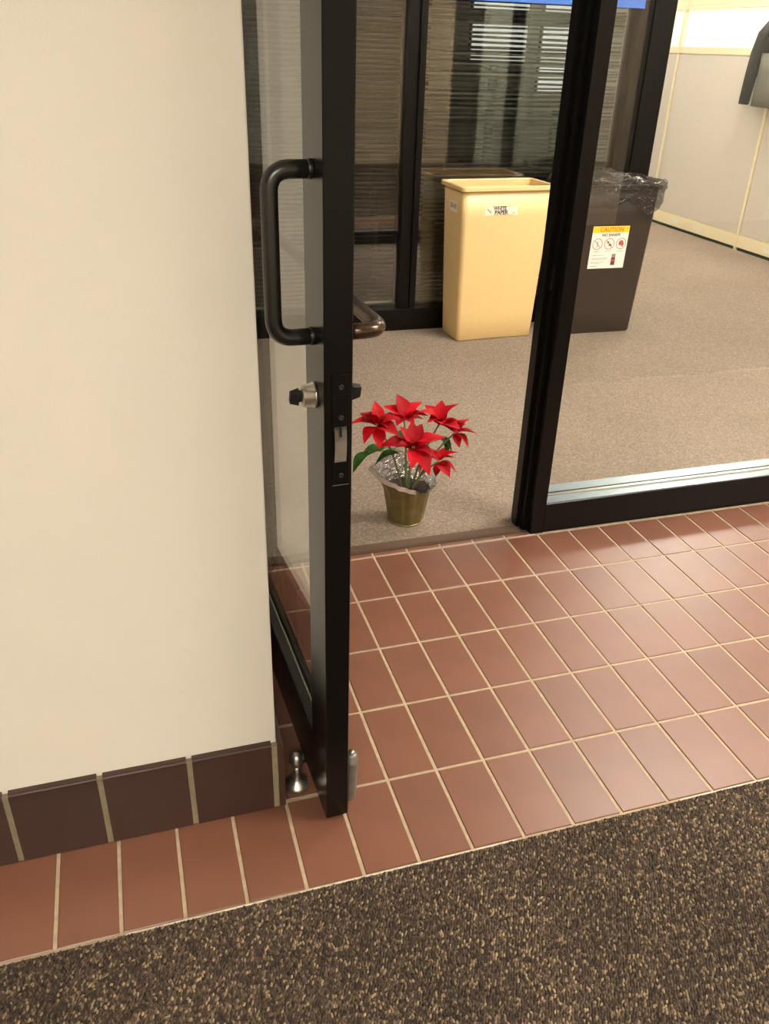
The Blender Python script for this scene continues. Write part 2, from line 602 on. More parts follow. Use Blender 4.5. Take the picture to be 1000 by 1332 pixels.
# ------------------------------------------------------------------ walls and ceiling
WX, WY = -0.430, -0.810                   # corner of the cream wall beside the door
w = box('wall_left', (-4.0, WX, WY, 0.12, 0.0, CEIL), 'wall_paint', bevel=0.0025)
tag(w, 'cream painted wall with tiled base next to the open door', 'wall', kind='structure')
bb = empty('baseboard_left')
tag(bb, 'dark brown tile base along the foot of the cream wall', 'baseboard', kind='structure')
box('grout_bed', (-4.0, WX + .0005, WY - .0105, WY - .0002, -0.002, 0.1585), 'base_grout', bb)
box('grout_bed', (WX + .0002, WX + .009, WY - .0105, -0.149, -0.002, 0.1585), 'base_grout', bb)
def base_tile_me(w, th=0.013, h=0.164, rad=0.006):
    prof = [(0, 0.001), (-th, 0.001), (-th, h - rad)]
    for k in range(1, 5):
        a = PI / 2 * k / 4
        prof.append((-th + rad * (1 - math.cos(a)), h - rad + rad * math.sin(a)))
    prof.append((0, h))
    n = len(prof)
    v = [(-w / 2, y, z) for y, z in prof] + [(w / 2, y, z) for y, z in prof]
    f = [tuple(range(n)), tuple(range(2 * n - 1, n - 1, -1))]
    f += [(k, k + n, (k + 1) % n + n, (k + 1) % n) for k in range(n)]
    bm = bmesh.new()
    vv = [bm.verts.new(c) for c in v]
    for q in f: bm.faces.new([vv[i] for i in q])
    return bm_done('tile', bm)
BT = base_tile_me(0.1435)
BT.materials.append(MATS['base_tile'])
for k in range(8):
    link('tile', BT, None, bb, (-0.4405 - 0.0718 - k * 0.1535, WY - .0003, random.uniform(0, .0012)))
BT2 = base_tile_me(0.150, th=0.012)
BT2.materials.append(MATS['base_tile'])
for k in range(4):
    link('tile', BT2, None, bb, (WX + .0003, WY - 0.0125 + 0.075 + k * 0.159, 0), (0, 0, PI / 2))
link('tile', BT2, None, bb, (WX + .0003, -0.168, 0), (0, 0, PI / 2)).scale = (0.24, 1, 1)

w = box('wall_header', (WX, 4.0, 0.0, 0.12, 2.20, CEIL), 'wall_paint')
tag(w, 'cream wall band above the glazed front', 'wall', kind='structure')
c = box('ceiling', (-4.2, 8.2, -4.7, 9.2, CEIL, CEIL + 0.08), 'white_paint')
tag(c, 'white ceiling over corridor and room', 'ceiling', kind='structure')
w = box('wall_back', (-4.0, 6.0, -4.62, -4.5, 0, CEIL), 'wall_paint')
tag(w, 'cream corridor wall behind the viewer', 'wall', kind='structure')
w = box('wall_corridor_end', (-4.12, -4.0, -4.5, WY, 0, CEIL), 'wall_paint')
tag(w, 'cream end wall of the corridor beyond the tiled base', 'wall', kind='structure')
w = box('wall_right', (6.0, 6.12, -4.5, 0.0, 0, CEIL), 'wall_paint')
tag(w, 'cream wall closing the other end of the corridor', 'wall', kind='structure')
w = box('wall_far', (-3.0, 8.0, 9.0, 9.12, 0, CEIL), 'white_paint')
tag(w, 'white far wall of the room beyond the cubicles', 'wall', kind='structure')
w = box('wall_room_side', (8.0, 8.12, 0.0, 9.0, 0, CEIL), 'white_paint')
tag(w, 'white side wall of the room behind the cubicles', 'wall', kind='structure')
w = box('wall_room_front', (4.0, 8.0, 0.0, 0.12, 0, CEIL), 'white_paint')
tag(w, 'white wall of the room in line with the glazed front', 'wall', kind='structure')
w = box('wall_room_end', (-3.12, -3.0, 0.12, 9.0, 0, CEIL), 'white_paint')
tag(w, 'white end wall of the room past the blinds', 'wall', kind='structure')
# door and panelling of the corridor wall that show as reflections in the inner glazing
d = empty('door_2')
tag(d, 'dark framed sage green door in the corridor wall', 'door', kind='structure')
box('door_frame', (3.50, 3.86, -4.5, -4.46, 0, 2.2), 'dark_wood', d)
box('panel', (3.86, 5.0, -4.5, -4.455, 0, 2.1), 'sage_panel', d)
box('panel', (2.2, 3.50, -4.5, -4.47, 0, 2.2), 'taupe_paint', d)

# ------------------------------------------------------------------ glazed front: door jambs and fixed window
win = empty('window_1')
tag(win, 'dark bronze framed fixed glass panel beside the doorway', 'window', kind='structure')
FY0, FY1 = 0.006, 0.118
boxes('post', [(0.500, 0.541, FY0, FY1, 0, 2.2), (0.474, 0.500, 0.060, 0.090, 0, 2.2), (0.486, 0.500, 0.036, FY1, 0, 2.2)], 'bronze', win)
box('bottom_rail', (0.5415, 4.0, FY0 + .001, FY1, 0.0, 0.098), 'bronze', win, bevel=0.0012, seg=1)
box('glazing_bead', (0.5415, 2.2, FY0 + .0035, 0.047, 0.0985, 0.1015), 'aluminium', win)
box('glazing_bead', (0.5415, 2.2, 0.047, 0.0585, 0.0985, 0.106), 'steel', win)
box('gasket', (0.5415, 2.2, 0.0590, 0.0630, 0.0985, 0.107), 'rubber', win)
box('glazing_bead', (0.5415, 2.2, 0.0705, FY1 - .002, 0.0985, 0.1015), 'aluminium', win)
box('pane', (0.5415, 2.2, 0.0632, 0.0692, 0.0985, 2.149), 'glass', win)
box('mullion', (2.2, 2.25, FY0, FY1, 0.098, 2.15), 'bronze', win)
box('pane', (2.25, 3.96, 0.0632, 0.0692, 0.0985, 2.149), 'glass', win)
box('post', (3.96, 4.0, FY0, FY1, 0.098, 2.15), 'bronze', win)
box('head_rail', (-0.43, 4.0, FY0, FY1, 2.15, 2.2), 'bronze', win)
j = empty('trim_3')
tag(j, 'dark bronze hinge jamb between the cream wall and the open door', 'door frame', kind='structure')
boxes('jamb', [(WX + .0002, -0.385, FY0, FY1, 0, 2.149), (WX + .0002, -0.413, -0.148, FY0, 0, 2.149)], 'bronze', j)
box('door_stop_bead', (-0.385, -0.377, 0.064, 0.090, 0.007, 2.149), 'bronze', j)
# strike plate on the latch post
box('strike_plate', (0.4848, 0.4858, 0.040, 0.058, 0.735, 0.80), 'black_tube', win)

# ------------------------------------------------------------------ open door
door = empty('door_1')
tag(door, 'open dark bronze glass door seen edge on with pull handle', 'door', kind='structure')
DX0, DX1, DY0, DY1, DT = -0.351, -0.309, -0.882, -0.016, 2.12
box('lock_stile', (DX0, DX1, DY0, -0.783, 0.008, DT), 'bronze', door, bevel=0.0015, seg=1)
box('hinge_stile', (DX0, DX1, -0.112, DY1, 0.008, DT), 'bronze', door, bevel=0.0015, seg=1)
box('bottom_rail', (DX0, DX1, -0.783, -0.112, 0.008, 0.140), 'bronze', door)
box('top_rail', (DX0, DX1, -0.783, -0.112, DT - 0.1, DT), 'bronze', door)
box('pane', (-0.333, -0.327, -0.7828, -0.1122, 0.1402, DT - 0.1005), 'glass', door)
for xa, xb in ((DX0 + .001, -0.3335), (-0.3265, DX1 - .001)):
    v = box_me('glazing_bead', xa, xb, -0.7826, -0.1124, 0.1402, 0.156)
    for q in v.vertices:                                          # bead slopes from the face up to the glass
        if q.co.z > 0.15 and abs(q.co.x + 0.33) > 0.01: q.co.z = 0.144
    link('glazing_bead', v, 'bronze', door)
box('bead_lip', (-0.3347, -0.3333, -0.7826, -0.1124, 0.1555, 0.1566), 'dull_zinc', door)
# the leaf stands a little past square: far end swung towards the cream wall about the free edge
swing = math.radians(2.6)
piv = Vector((DX0, DY0, 0))
door.rotation_euler = (0, 0, swing)
door.location = piv - Matrix.Rotation(swing, 3, 'Z') @ piv
# pull handle (outside)
HY, HZ0, HZ1, HX = -0.833, 0.934, 1.153, -0.4085
hp = round_path([(DX0 + .001, HY, HZ1), (HX, HY, HZ1), (HX, HY, HZ0), (DX0 + .001, HY, HZ0)], 0.034, 10)
h = link('pull_handle', tube_me('pull_handle', hp, 0.0117, 20), 'black_tube', door)
for z in (HZ0, HZ1):
    link('collar', lathe_me('collar', [(0.0122, 0), (0.0126, 0.001), (0.0126, 0.006), (0.0120, 0.007)], 20, axis='X'), 'black_tube', h, (DX0 - .0072, HY, z))
# push bar (inside)
bx = -0.2490
bp_ = round_path([(DX1 - .001, HY, 0.936), (bx, HY, 0.936), (bx, -0.14, 0.936), (DX1 - .001, -0.14, 0.936)], 0.032, 10)
link('push_bar', tube_me('push_bar', bp_, 0.0117, 20), 'worn_bronze', door)
# lock cylinder with thumb turns
ZC = 0.846
cy = link('lock_cylinder', lathe_me('lock_cylinder', [(0.0195, 0.0), (0.0195, -0.004), (0.0175, -0.0045), (0.0168, -0.019), (0.0150, -0.0205), (0.0, -0.0206)], 28, axis='X'), 'steel', door, (DX0, HY, ZC))
def turn_me(s):
    bm = bmesh.new()
    add_box(bm, 0, 0.006 * s, -0.006, 0.006, -0.006, 0.006)
    vs_ = add_box(bm, 0.004 * s, 0.017 * s, -0.0055, 0.0055, -0.0135, 0.0115)
    for q in vs_:
        if abs(q.co.x) > 0.01: q.co.z *= 0.72; q.co.y *= 0.7
    bmesh.ops.rotate(bm, cent=(0, 0, 0), matrix=Matrix.Rotation(0.35, 3, 'X'), verts=bm.verts)
    return bm_done('thumb_turn', bm)
link('thumb_turn', turn_me(-1), 'rubber', cy, (-0.0206, 0, 0))
cy2 = link('lock_cylinder', lathe_me('lock_cylinder', [(0.0175, 0.0), (0.0170, 0.005), (0.012, 0.006), (0.012, 0.011), (0, 0.0111)], 24, axis='X'), 'dull_zinc', door, (DX1, HY, ZC))
link('thumb_turn', turn_me(1), 'rubber', cy2, (0.0105, 0, 0))
# lock faceplate on the free edge
fp = box('lock_faceplate', (-0.3395, -0.3135, DY0 - .0016, DY0 + .0005, 0.719, 0.891), 'bronze', door, bevel=0.0005, seg=1)
bm = bmesh.new()
prev = None
for k in range(9):
    z = 0.7575 + k * 0.007
    y = DY0 - 0.0018 - 0.0034 * math.sin(PI * k / 8) ** 0.8
    r_ = [bm.verts.new((-0.3365, y, z)), bm.verts.new((-0.3185, y, z))]
    if prev: bm.faces.new((prev[0], prev[1], r_[1], r_[0]))
    prev = r_
bmesh.ops.solidify(bm, geom=bm.faces[:], thickness=0.0012)
la = link('latch', bm_done('latch', bm, True), 'steel', fp)
box('latch_slot', (-0.3288, -0.3262, DY0 - .0056, DY0 - .002, 0.7990, 0.8130), 'rubber', fp)
for z in (0.873, 0.827, 0.735):
    link('screw', lathe_me('screw', [(0.0042, 0), (0.0038, -0.0012), (0.0014, -0.0013), (0.0012, -0.0006), (0, -0.0006)], 14, axis='Y'), 'rubber', fp, (-0.3265, DY0 - .0016, z))
box('plate_edge', (-0.3390, -0.3140, DY0 - .0019, DY0 - .0014, 0.7192, 0.7202), 'dull_zinc', fp)
box('cylinder_cover', (-0.3370, -0.3160, DY0 - .0022, DY0 - .0015, 0.834, 0.862), 'bronze', fp)
# foot bolt holder low on the inner face
fb = link('foot_bolt', lathe_me('foot_bolt', [(0.0095, 0.012), (0.0115, 0.018), (0.0125, 0.03), (0.0130, 0.105), (0.0136, 0.107), (0.0136, 0.111), (0.0118, 0.113), (0.0112, 0.124), (0.0085, 0.128), (0, 0.1285)], 22), 'dull_zinc', door, (-0.2952, -0.848, 0), (0.0, 0.03, 0))
link('bolt_pin', lathe_me('bolt_pin', [(0.0052, 0.124), (0.0052, 0.133), (0, 0.1335)], 12), 'steel', fb)

# ------------------------------------------------------------------ floor door stop
ds = empty('door_stop', (-0.3860, -0.775, 0.0))
tag(ds, 'small satin steel door stop on the tiles behind the open door', 'door stop')
link('base', lathe_me('base', [(0.0255, 0.0), (0.0260, 0.003), (0.0235, 0.0075), (0.0150, 0.0130), (0.0098, 0.022), (0.0082, 0.036), (0.0082, 0.052)], 28), 'steel', ds)
link('knob', lathe_me('knob', [(0.0080, 0.050), (0.0120, 0.055), (0.0142, 0.064), (0.0138, 0.071), (0.0105, 0.079), (0.0050, 0.083), (0, 0.084)], 28), 'steel', ds)
link('bumper', lathe_me('bumper', [(0.0105, 0.008), (0.0110, 0.014), (0.0095, 0.017), (0, 0.0172)], 20, axis='X'), 'rubber', ds, (0, 0.002, 0.066))

# ------------------------------------------------------------------ inner glazed partition with blinds
GY = BACKY + 0.050
BAYS = [(-1.45, -0.395), (-0.315, 0.737), (0.819, 1.872)]
part = empty('window_2')
tag(part, 'dark bronze framed glazed partition with closed blinds behind the bins', 'window', kind='structure')
box('bottom_rail', (-3.0, 2.062, BACKY, BACKY + 0.11, 0.002, 0.112), 'bronze', part, bevel=0.002, seg=1)
box('head_rail', (-3.0, 2.062, BACKY, BACKY + 0.11, 2.15, 2.25), 'bronze', part)
for x0, x1 in ((-1.53, -1.45), (-0.395, -0.315)):
    boxes('mullion', [(x0, x1, BACKY + .012, BACKY + 0.11, 0.1121, 2.1499)], 'bronze', part)
boxes('mullion', [(0.737, 0.790, BACKY + .016, BACKY + 0.11, 0.1121, 2.1499), (0.790, 0.819, BACKY + .002, BACKY + 0.11, 0.1121, 2.1499)], 'bronze', part)
boxes('post', [(1.872, 1.945, BACKY + .004, BACKY + 0.11, 0.1121, 2.1499), (1.947, 2.062, BACKY - .004, BACKY + 0.11, 0.1121, 2.1499)], 'bronze', part)
for x0, x1 in BAYS:
    box('pane', (x0, x1, GY - .003, GY + .003, 0.1125, 2.1495), 'window_glass', part)
w = box('wall_soffit', (-3.0, 2.062, BACKY, BACKY + .11, 2.25, CEIL), 'white_paint')
tag(w, 'white wall band above the glazed partition', 'wall', kind='structure')
w = box('wall_partition', (1.95, 2.062, BACKY + 0.11, 5.2, 0, CEIL), 'white_paint')
tag(w, 'white partition wall running back from the glazed corner', 'wall', kind='structure')
w = box('wall_inner_office', (-3.0, 2.062, 5.2, 5.3, 0, CEIL), 'office_wall')
tag(w, 'grey back wall of the dark office behind the blinds', 'wall', kind='structure')

def slat_me(L):
    n, wd, sag = 4, 0.025, 0.0026
    v = []
    for k in range(n + 1):
        s = k / n - .5
        y, z = s * wd, sag * (1 - 4 * s * s)
        v += [(-L / 2, y, z), (L / 2, y, z)]
    f = [(2 * k, 2 * k + 1, 2 * k + 3, 2 * k + 2) for k in range(n)]
    bm = bmesh.new()
    vv = [bm.verts.new(c) for c in v]
    for q in f: bm.faces.new([vv[i] for i in q])
    bmesh.ops.solidify(bm, geom=bm.faces[:], thickness=0.0004)
    me = bm_done('slat', bm, True)
    me.materials.append(MATS['slat'])
    return me
SLAT = slat_me(1.035)
names = ['grey metal mini blind half hidden by the open door', 'grey metal mini blind between door edge and dark mullion', 'grey metal mini blind behind the cream bin']
TILT = math.radians(-37)
for bi, (x0, x1) in enumerate(BAYS):
    by = GY + 0.052
    bl = empty('mini_blind', ((x0 + x1) / 2, by, 0.12))
    tag(bl, names[bi], 'blind', 'mini blinds of the glazed partition')
    box('head_rail', (-.52, .52, -.015, .015, 2.0, 2.028), 'slat', bl)
    box('bottom_bar', (-.5175, .5175, -.013, .013, 0.004, 0.014), 'slat', bl, bevel=0.003)
    z = 0.030
    while z < 1.985:
        t_ = TILT + random.gauss(0, .035)
        yaw = random.gauss(0, .0008)
        if bi == 2 and 0.85 < z < 1.42:
            if random.random() < .42:
                t_ += random.uniform(0.1, 0.4)
                yaw = random.gauss(0, .007)
            else:
                t_ -= random.uniform(0.25, 0.45)
        link('slat', SLAT, None, bl, (0, 0, z), (t_, yaw, 0))
        z += 0.0208
    for cx in (-.38, 0.0, .38):
        link('ladder_cord', tube_me('ladder_cord', [(cx, -.0145, 0.01), (cx, -.0145, 2.0)], 0.0009, 5), 'slat_cord', bl)
bn = box('paper_banner', (0.822, 1.888, BACKY - .0065, BACKY - .0048, 1.476, 1.62), 'blue_banner')
tag(bn, 'bright blue banner strip taped across the partition above the bins', 'banner')

# dark office: a desk, and added glowing boxes that draw white streaks through the slats
dk = empty('office_desk', (1.30, 2.85, 0.0))
tag(dk, 'dark office desk behind the blinds', 'desk')
box('desk_top', (-.6, .6, -.35, .35, 0.70, 0.73), 'desk_top', dk)
for sx in (-1, 1):
    box('leg_panel', (sx * .57 - .015, sx * .57 + .015, -.33, .33, 0.002, 0.70), 'desk_top', dk)
def backlight(x_, label, zb):
    mo = empty('streak_glow_box', (x_, 2.60, 0.73))  # invented light source; its glow stands in for bright streaks on the blind
    tag(mo, label, 'backlight', 'added glowing boxes behind the blinds')
    box('stand_base', (-.12, .12, -.06, .12, 0.0, 0.015), 'rubber', mo)
    box('stand_neck', (-.02, .02, .0, .03, 0.015, 0.60), 'rubber', mo)
    box('casing', (-.16, .16, -.03, .0, zb, 0.84), 'rubber', mo, bevel=0.004)
    box('glow_face', (-.152, .152, -.0315, -.0302, zb + .008, 0.832), 'streak_glow', mo)
backlight(1.385, 'added streak monitor glowing through the blind above the cream bin', 0.50)
backlight(1.780, 'added streak monitor glowing through the blind beside the door post', 0.36)

# ------------------------------------------------------------------ bins
BH, BW0, BD0, BW1, BD1 = 0.735, 0.415, 0.200, 0.470, 0.248
def bin_body_me():
    rings = []
    def ring(w, d, rad, z): rings.append([(x_, y_, z) for x_, y_ in rrect(w, d, rad)])
    ring(BW0 - .012, BD0 - .012, .016, 0.0)
    ring(BW0, BD0, .020, 0.008)
    for k in range(1, 7):
        s = k / 6
        ring(BW0 + (BW1 - BW0) * s, BD0 + (BD1 - BD0) * s, .020 + .006 * s, 0.008 + (BH - .03) * s)
    th = 0.005
    for k in range(6, -1, -1):
        s = k / 6
        ring(BW0 + (BW1 - BW0) * s - 2 * th, BD0 + (BD1 - BD0) * s - 2 * th, .018 + .006 * s, 0.014 + (BH - .036) * s)
    return loft_me('body', rings, True, True)
def bin_rim_me():
    rings = []
    def ring(w, d, rad, z): rings.append([(x_, y_, z) for x_, y_ in rrect(w, d, rad)])
    ring(BW1 - .004, BD1 - .004, .026, BH - .020)
    ring(BW1 + .022, BD1 + .022, .022, BH - .020)
    ring(BW1 + .026, BD1 + .026, .024, BH - .018)
    ring(BW1 + .026, BD1 + .026, .024, BH - .003)
    ring(BW1 + .020, BD1 + .020, .022, BH)
    ring(BW1 - .008, BD1 - .008, .026, BH)
    ring(BW1 - .012, BD1 - .012, .024, BH - .004)
    ring(BW1 - .012, BD1 - .012, .024, BH - .030)
    return loft_me('rim', rings, False, False, False)
BODY, RIM = bin_body_me(), bin_rim_me()
FT = math.atan2((BD1 - BD0) / 2, BH - .03)          # lean of the long faces
ST = math.atan2((BW1 - BW0) / 2, BH - .03)          # lean of the short faces
def front_y(z): return -(BD0 + (BD1 - BD0) * (z - .008) / (BH - .03)) / 2
def side_x(z): return -(BW0 + (BW1 - BW0) * (z - .008) / (BH - .03)) / 2
def make_bin(name, label, mat, loc, rz):
    b = empty(name, loc, rz)
    tag(b, label, 'bin', 'slim bins against the partition')
    body, rim = BODY.copy(), RIM.copy()
    link('body', body, mat, b)
    link('rim', rim, mat, b)
    return b
def on_front(name, me, mat, parent, x_, z_, lift=0.0006, rotx=0.0):
    return link(name, me, mat, parent, (x_, front_y(z_) - lift, z_), (PI / 2 + FT, 0, 0))

b1 = make_bin('recycling_bin', 'cream plastic paper recycling bin standing open beside the glazed partition', 'cream_plastic', (1.168, 1.938, 0.002), math.radians(2.4))
lb = on_front('paper_label', box_me('paper_label', -.086, .086, -.022, .022, -.0002, .0002), 'label_paper', b1, -0.036, 0.628, 0.0008)
link('lettering', text_me('lettering', 'WHITE', 0.0210, 0.0007), 'ink', lb, (-0.008, 0.0090, 0.0004))
link('lettering', text_me('lettering', 'PAPER', 0.0245, 0.0009), 'ink', lb, (0.000, -0.0090, 0.0004))
box('printed_line', (-.044, .062, .0178, .0192, .0002, .0006), 'ink', lb)
box('printed_line', (-.040, .066, -.0205, -.0192, .0002, .0006), 'ink', lb)
bm = bmesh.new()
for k in range(5):
    a = -0.5 + .25 * k
    add_box(bm, -.074 + .005 * k, -.071 + .005 * k, -.004 - .004 * k + .006, .004 - .003 * k + .006, .0002, .0006)
link('logo_mark', bm_done('logo_mark', bm), 'grey_ink', lb)
bm = bmesh.new()
for k in range(2):
    add_box(bm, .062 + .006 * k, .065 + .006 * k, -.016, -.008, .0002, .0006)
link('small_print', bm_done('small_print', bm), 'grey_ink', lb)
sl = link('side_label', box_me('side_label', -.044, .044, -.024, .024, -.0002, .0002), 'label_paper', b1, (side_x(.635) - .0008, -0.010, .635), (PI / 2 + ST, 0, -PI / 2))
bm = bmesh.new()
random.seed(3)
for k in range(7):
    x_ = -.034 + .0105 * k
    hgt = (.015, .011, .016, .009, .012, .018, .013)[k]
    add_box(bm, x_, x_ + .003, -hgt * .7, hgt, .0002, .0006)
    if k % 2 == 0: add_box(bm, x_, x_ + .0075, hgt - .004, hgt - .001, .0002, .0006)
    else: add_box(bm, x_ - .004, x_ + .005, -.002, .001, .0002, .0006)
link('lettering', bm_done('lettering', bm), 'ink', sl)

b2 = make_bin('waste_bin', 'dark brown plastic waste bin with clear liner and caution notice', 'brown_plastic', (1.738, 1.925, 0.002), math.radians(-1.4))
sg = on_front('caution_sign', box_me('caution_sign', -.1, .1, -.103, .103, -.0002, .0002), 'paper', b2, 0.0, 0.441, 0.0008)
box('yellow_band', (-.0995, .0995, .072, .1025, .0002, .0005), 'yellow_print', sg)
link('lettering', text_me('lettering', 'CAUTION', 0.029, 0.0006), 'orange_ink', sg, (0.004, 0.0860, 0.0006))
link('lettering', text_me('lettering', 'NO SHARPS', 0.0190, 0.0004), 'ink', sg, (0.004, 0.0600, 0.0004))
def ring_me(ro, ri, n=28, bar=True, ang=-PI / 4):
    bm = bmesh.new()
    a_ = [bm.verts.new((ro * math.cos(2 * PI * k / n), ro * math.sin(2 * PI * k / n), 0)) for k in range(n)]
    b_ = [bm.verts.new((ri * math.cos(2 * PI * k / n), ri * math.sin(2 * PI * k / n), 0)) for k in range(n)]
    for k in range(n):
        bm.faces.new((a_[k], a_[(k + 1) % n], b_[(k + 1) % n], b_[k]))
    if bar:
        c_, s_ = math.cos(ang), math.sin(ang)
        hw = (ro - ri) / 2
        bm.faces.new([bm.verts.new((c_ * l - s_ * q, s_ * l + c_ * q, 0.0001)) for l, q in ((-ri, -hw), (ri, -hw), (ri, hw), (-ri, hw))])
    return bm_done('prohibition_ring', bm)
for k, x_ in enumerate((-.064, 0.001, .066)):
    rg = link('prohibition_ring', ring_me(.0275, .0245, bar=(k < 2)), 'red_ink', sg, (x_, .0175, .0004))
    bm = bmesh.new()
    if k == 0:
        add_box(bm, -.003, .001, -.016, .014, 0, .0002)
        mt = 'grey_ink'
    elif k == 1:
        add_box(bm, -.012, -.002, .002, .012, 0, .0002)
        add_box(bm, -.004, .013, -.008, -.003, 0, .0002)
        add_box(bm, .003, .008, -.012, .002, 0, .0002)
        mt = 'maroon_ink'
    else:
        bmesh.ops.create_circle(bm, cap_ends=True, radius=.013, segments=14, matrix=Matrix.Translation((0, .004, 0)))
        add_box(bm, -.014, .016, -.006, .003, 0, .0002)
        add_box(bm, .005, .013, -.016, -.006, 0, .0002)
        mt = 'red_ink'
    link('symbol', bm_done('symbol', bm), mt, sg, (x_, .0175, .0003))
    bm = bmesh.new()
    add_box(bm, -.018, .018, -.001, .001, 0, .0002)
    link('small_print', bm_done('small_print', bm), 'grey_ink', sg, (x_, -.0190, .0003))
for k, (l, y_) in enumerate(((.066, -.038), (.086, -.052), (.088, -.057), (.066, -.071), (.05, -.077), (.035, -.092))):
    bm = bmesh.new()
    add_box(bm, -.085, -.085 + l, y_ - .0008, y_ + .0008, .0002, .0004)
    link('small_print', bm_done('small_print', bm), 'grey_ink' if k < 5 else 'ink', sg)
box('vial_cap', (.026, .047, -.050, -.032, .0002, .0005), 'grey_ink', sg)
box('vial_picture', (.025, .048, -.088, -.050, .0002, .0005), 'maroon_ink', sg)
box('vial_mark', (.026, .047, -.070, -.060, .0005, .0007), 'red_ink', sg)
# clear liner folded over the rim
random.seed(11)
outline = rrect(BW1 + .030, BD1 + .030, .026, 8)
# resample the outline finely
def resample(pl, m):
    pts = [Vector((*p, 0)) for p in pl] + [Vector((*pl[0], 0))]
    acc = [0.0]
    for a, b in zip(pts, pts[1:]): acc.append(acc[-1] + (b - a).length)
    out = []
    i = 0
    for k in range(m):
        d_ = acc[-1] * k / m
        while acc[i + 1] < d_: i += 1
        s = (d_ - acc[i]) / max(1e-9, acc[i + 1] - acc[i])
        out.append(pts[i].lerp(pts[i + 1], s))
    return out
from mathutils import noise as mnoise
M = 260
ol = resample(outline, M)
def liner_ring(off, z, amp, zamp):
    ring = []
    for k in range(M):
        p = ol[k]
        nrm = Vector((p.x / (BW1 / 2), p.y / (BD1 / 2), 0)).normalized()
        # long slanting creases: ridged noise stretched along the wrap direction
        q = Vector((p.x * 9 + z * 16, p.y * 9 + z * 10, z * 34))
        r1 = 1 - abs(mnoise.noise(q)) * 2
        r2 = 1 - abs(mnoise.noise(q * 2.3 + Vector((7, 1, 3)))) * 2
        e = off + amp * (r1 * .9 + r2 * .5 - .5)
        zz = z + zamp * mnoise.noise(Vector((p.x * 11, p.y * 11, 3.1))) * 1.6
        ring.append((p.x + nrm.x * e, p.y + nrm.y * e, zz))
    return ring
rings = [liner_ring(-.040, BH - .16, .006, .01), liner_ring(-.030, BH - .05, .006, .008), liner_ring(-.024, BH + .004, .005, .006),
         liner_ring(-.012, BH + .020, .008, .018), liner_ring(-.002, BH + .024, .010, .018), liner_ring(.008, BH + .016, .010, .012)]
for i in range(14):
    s_ = i / 13
    rings.append(liner_ring(.012 - .013 * s_ ** 2, BH + .004 - .115 * s_, .013 * (1 - s_) + .0022, .006 + .028 * s_))
lm = loft_me('bin_liner', rings, False, False)
link('bin_liner', lm, 'plastic_film', b2)
# loose bunched film standing above the rim at the near corner
bm = bmesh.new()
prev = None
for i in range(15):
    s = i / 14
    row = []
    for q in range(7):
        u = q / 6
        hgt = 0.055 * math.sin(PI * s) ** .7 * math.sin(PI * u) ** .5
        row.append(bm.verts.new((-.20 + .30 * s, -.115 + .09 * u + .010 * math.sin(9 * s + 4 * u), BH + .012 + hgt + .007 * math.sin(21 * s + 5 * u))))
    if prev:
        for q in range(6): bm.faces.new((prev[q], prev[q + 1], row[q + 1], row[q]))
    prev = row
link('liner_bunch', bm_done('liner_bunch', bm, True), 'plastic_film', b2)

# ------------------------------------------------------------------ cubicle panels
def cubicle_panel(y0, y1, label):
    p = empty('cubicle_panel', (3.90, y0, 0.002))
    tag(p, label, 'partition panel', 'cubicle panels')
    L = y1 - y0 - 0.002
    box('post', (0, .05, 0.0, .028, 0.0, 1.75), 'cubicle_frame', p)
    box('kick_strip', (.012, .045, .029, L, 0.0, 0.024), 'kick_green', p)
    box('base_cover', (0, .05, .0285, L, 0.024, 0.112), 'cubicle_frame', p)
    box('core_panel', (.010, .045, .0285, L, 0.112, 1.30), 'cubicle_frame', p)
    box('fabric', (.003, .0098, .034, L - .004, 0.118, 1.295), 'cubicle_fabric', p, bevel=0.002, seg=1)
    box('middle_rail', (0, .05, .0285, L, 1.30, 1.345), 'cubicle_frame', p)
    box('white_insert', (.020, .026, .0285, L, 1.345, 1.600), 'frosted_panel', p)
    box('top_rail', (0, .05, .0285, L, 1.600, 1.628), 'cubicle_frame', p)
    box('upper_panel', (.006, .044, .0285, L, 1.630, 1.75), 'cubicle_frame', p)
    for q in (0.30, 0.62):
        box('outlet_cover', (-.003, -.0002, L - q - .12, L - q, 0.045, 0.078), 'white_paint', p, bevel=0.001, seg=1)
    return p
cubicle_panel(4.70, 5.88, 'pale grey cubicle panel farthest along, mostly behind the dark corner post')
cubicle_panel(3.52, 4.70, 'pale grey fabric cubicle panel in full view next to the waste bin')
cubicle_panel(2.34, 3.52, 'pale grey cubicle panel behind the hanging coat at the picture edge')
tl_ = empty('insert_backlight', (4.26, 4.1, 1.45))  # unseen strip added to make the white inserts glow; no lamp known here
tag(tl_, 'added glowing strip that brightens the white cubicle inserts from behind', 'lamp')
box('housing', (.03, .06, -1.7, 1.7, -.05, .05), 'troffer_white', tl_)
box('glow_lens', (.0, .0298, -1.68, 1.68, -.04, .04), 'insert_glow', tl_)
sh = box('overhead_shelf', (4.321, 4.62, 2.4, 5.8, 1.36, 1.72), 'cubicle_frame')
tag(sh, 'cream overhead storage unit behind the cubicle panels', 'shelf')
sd = box('shelf_support', (4.321, 4.62, 2.4, 2.45, 0.002, 1.36), 'cubicle_frame', sh)
sd = box('shelf_support', (4.321, 4.62, 5.75, 5.8, 0.002, 1.36), 'cubicle_frame', sh)

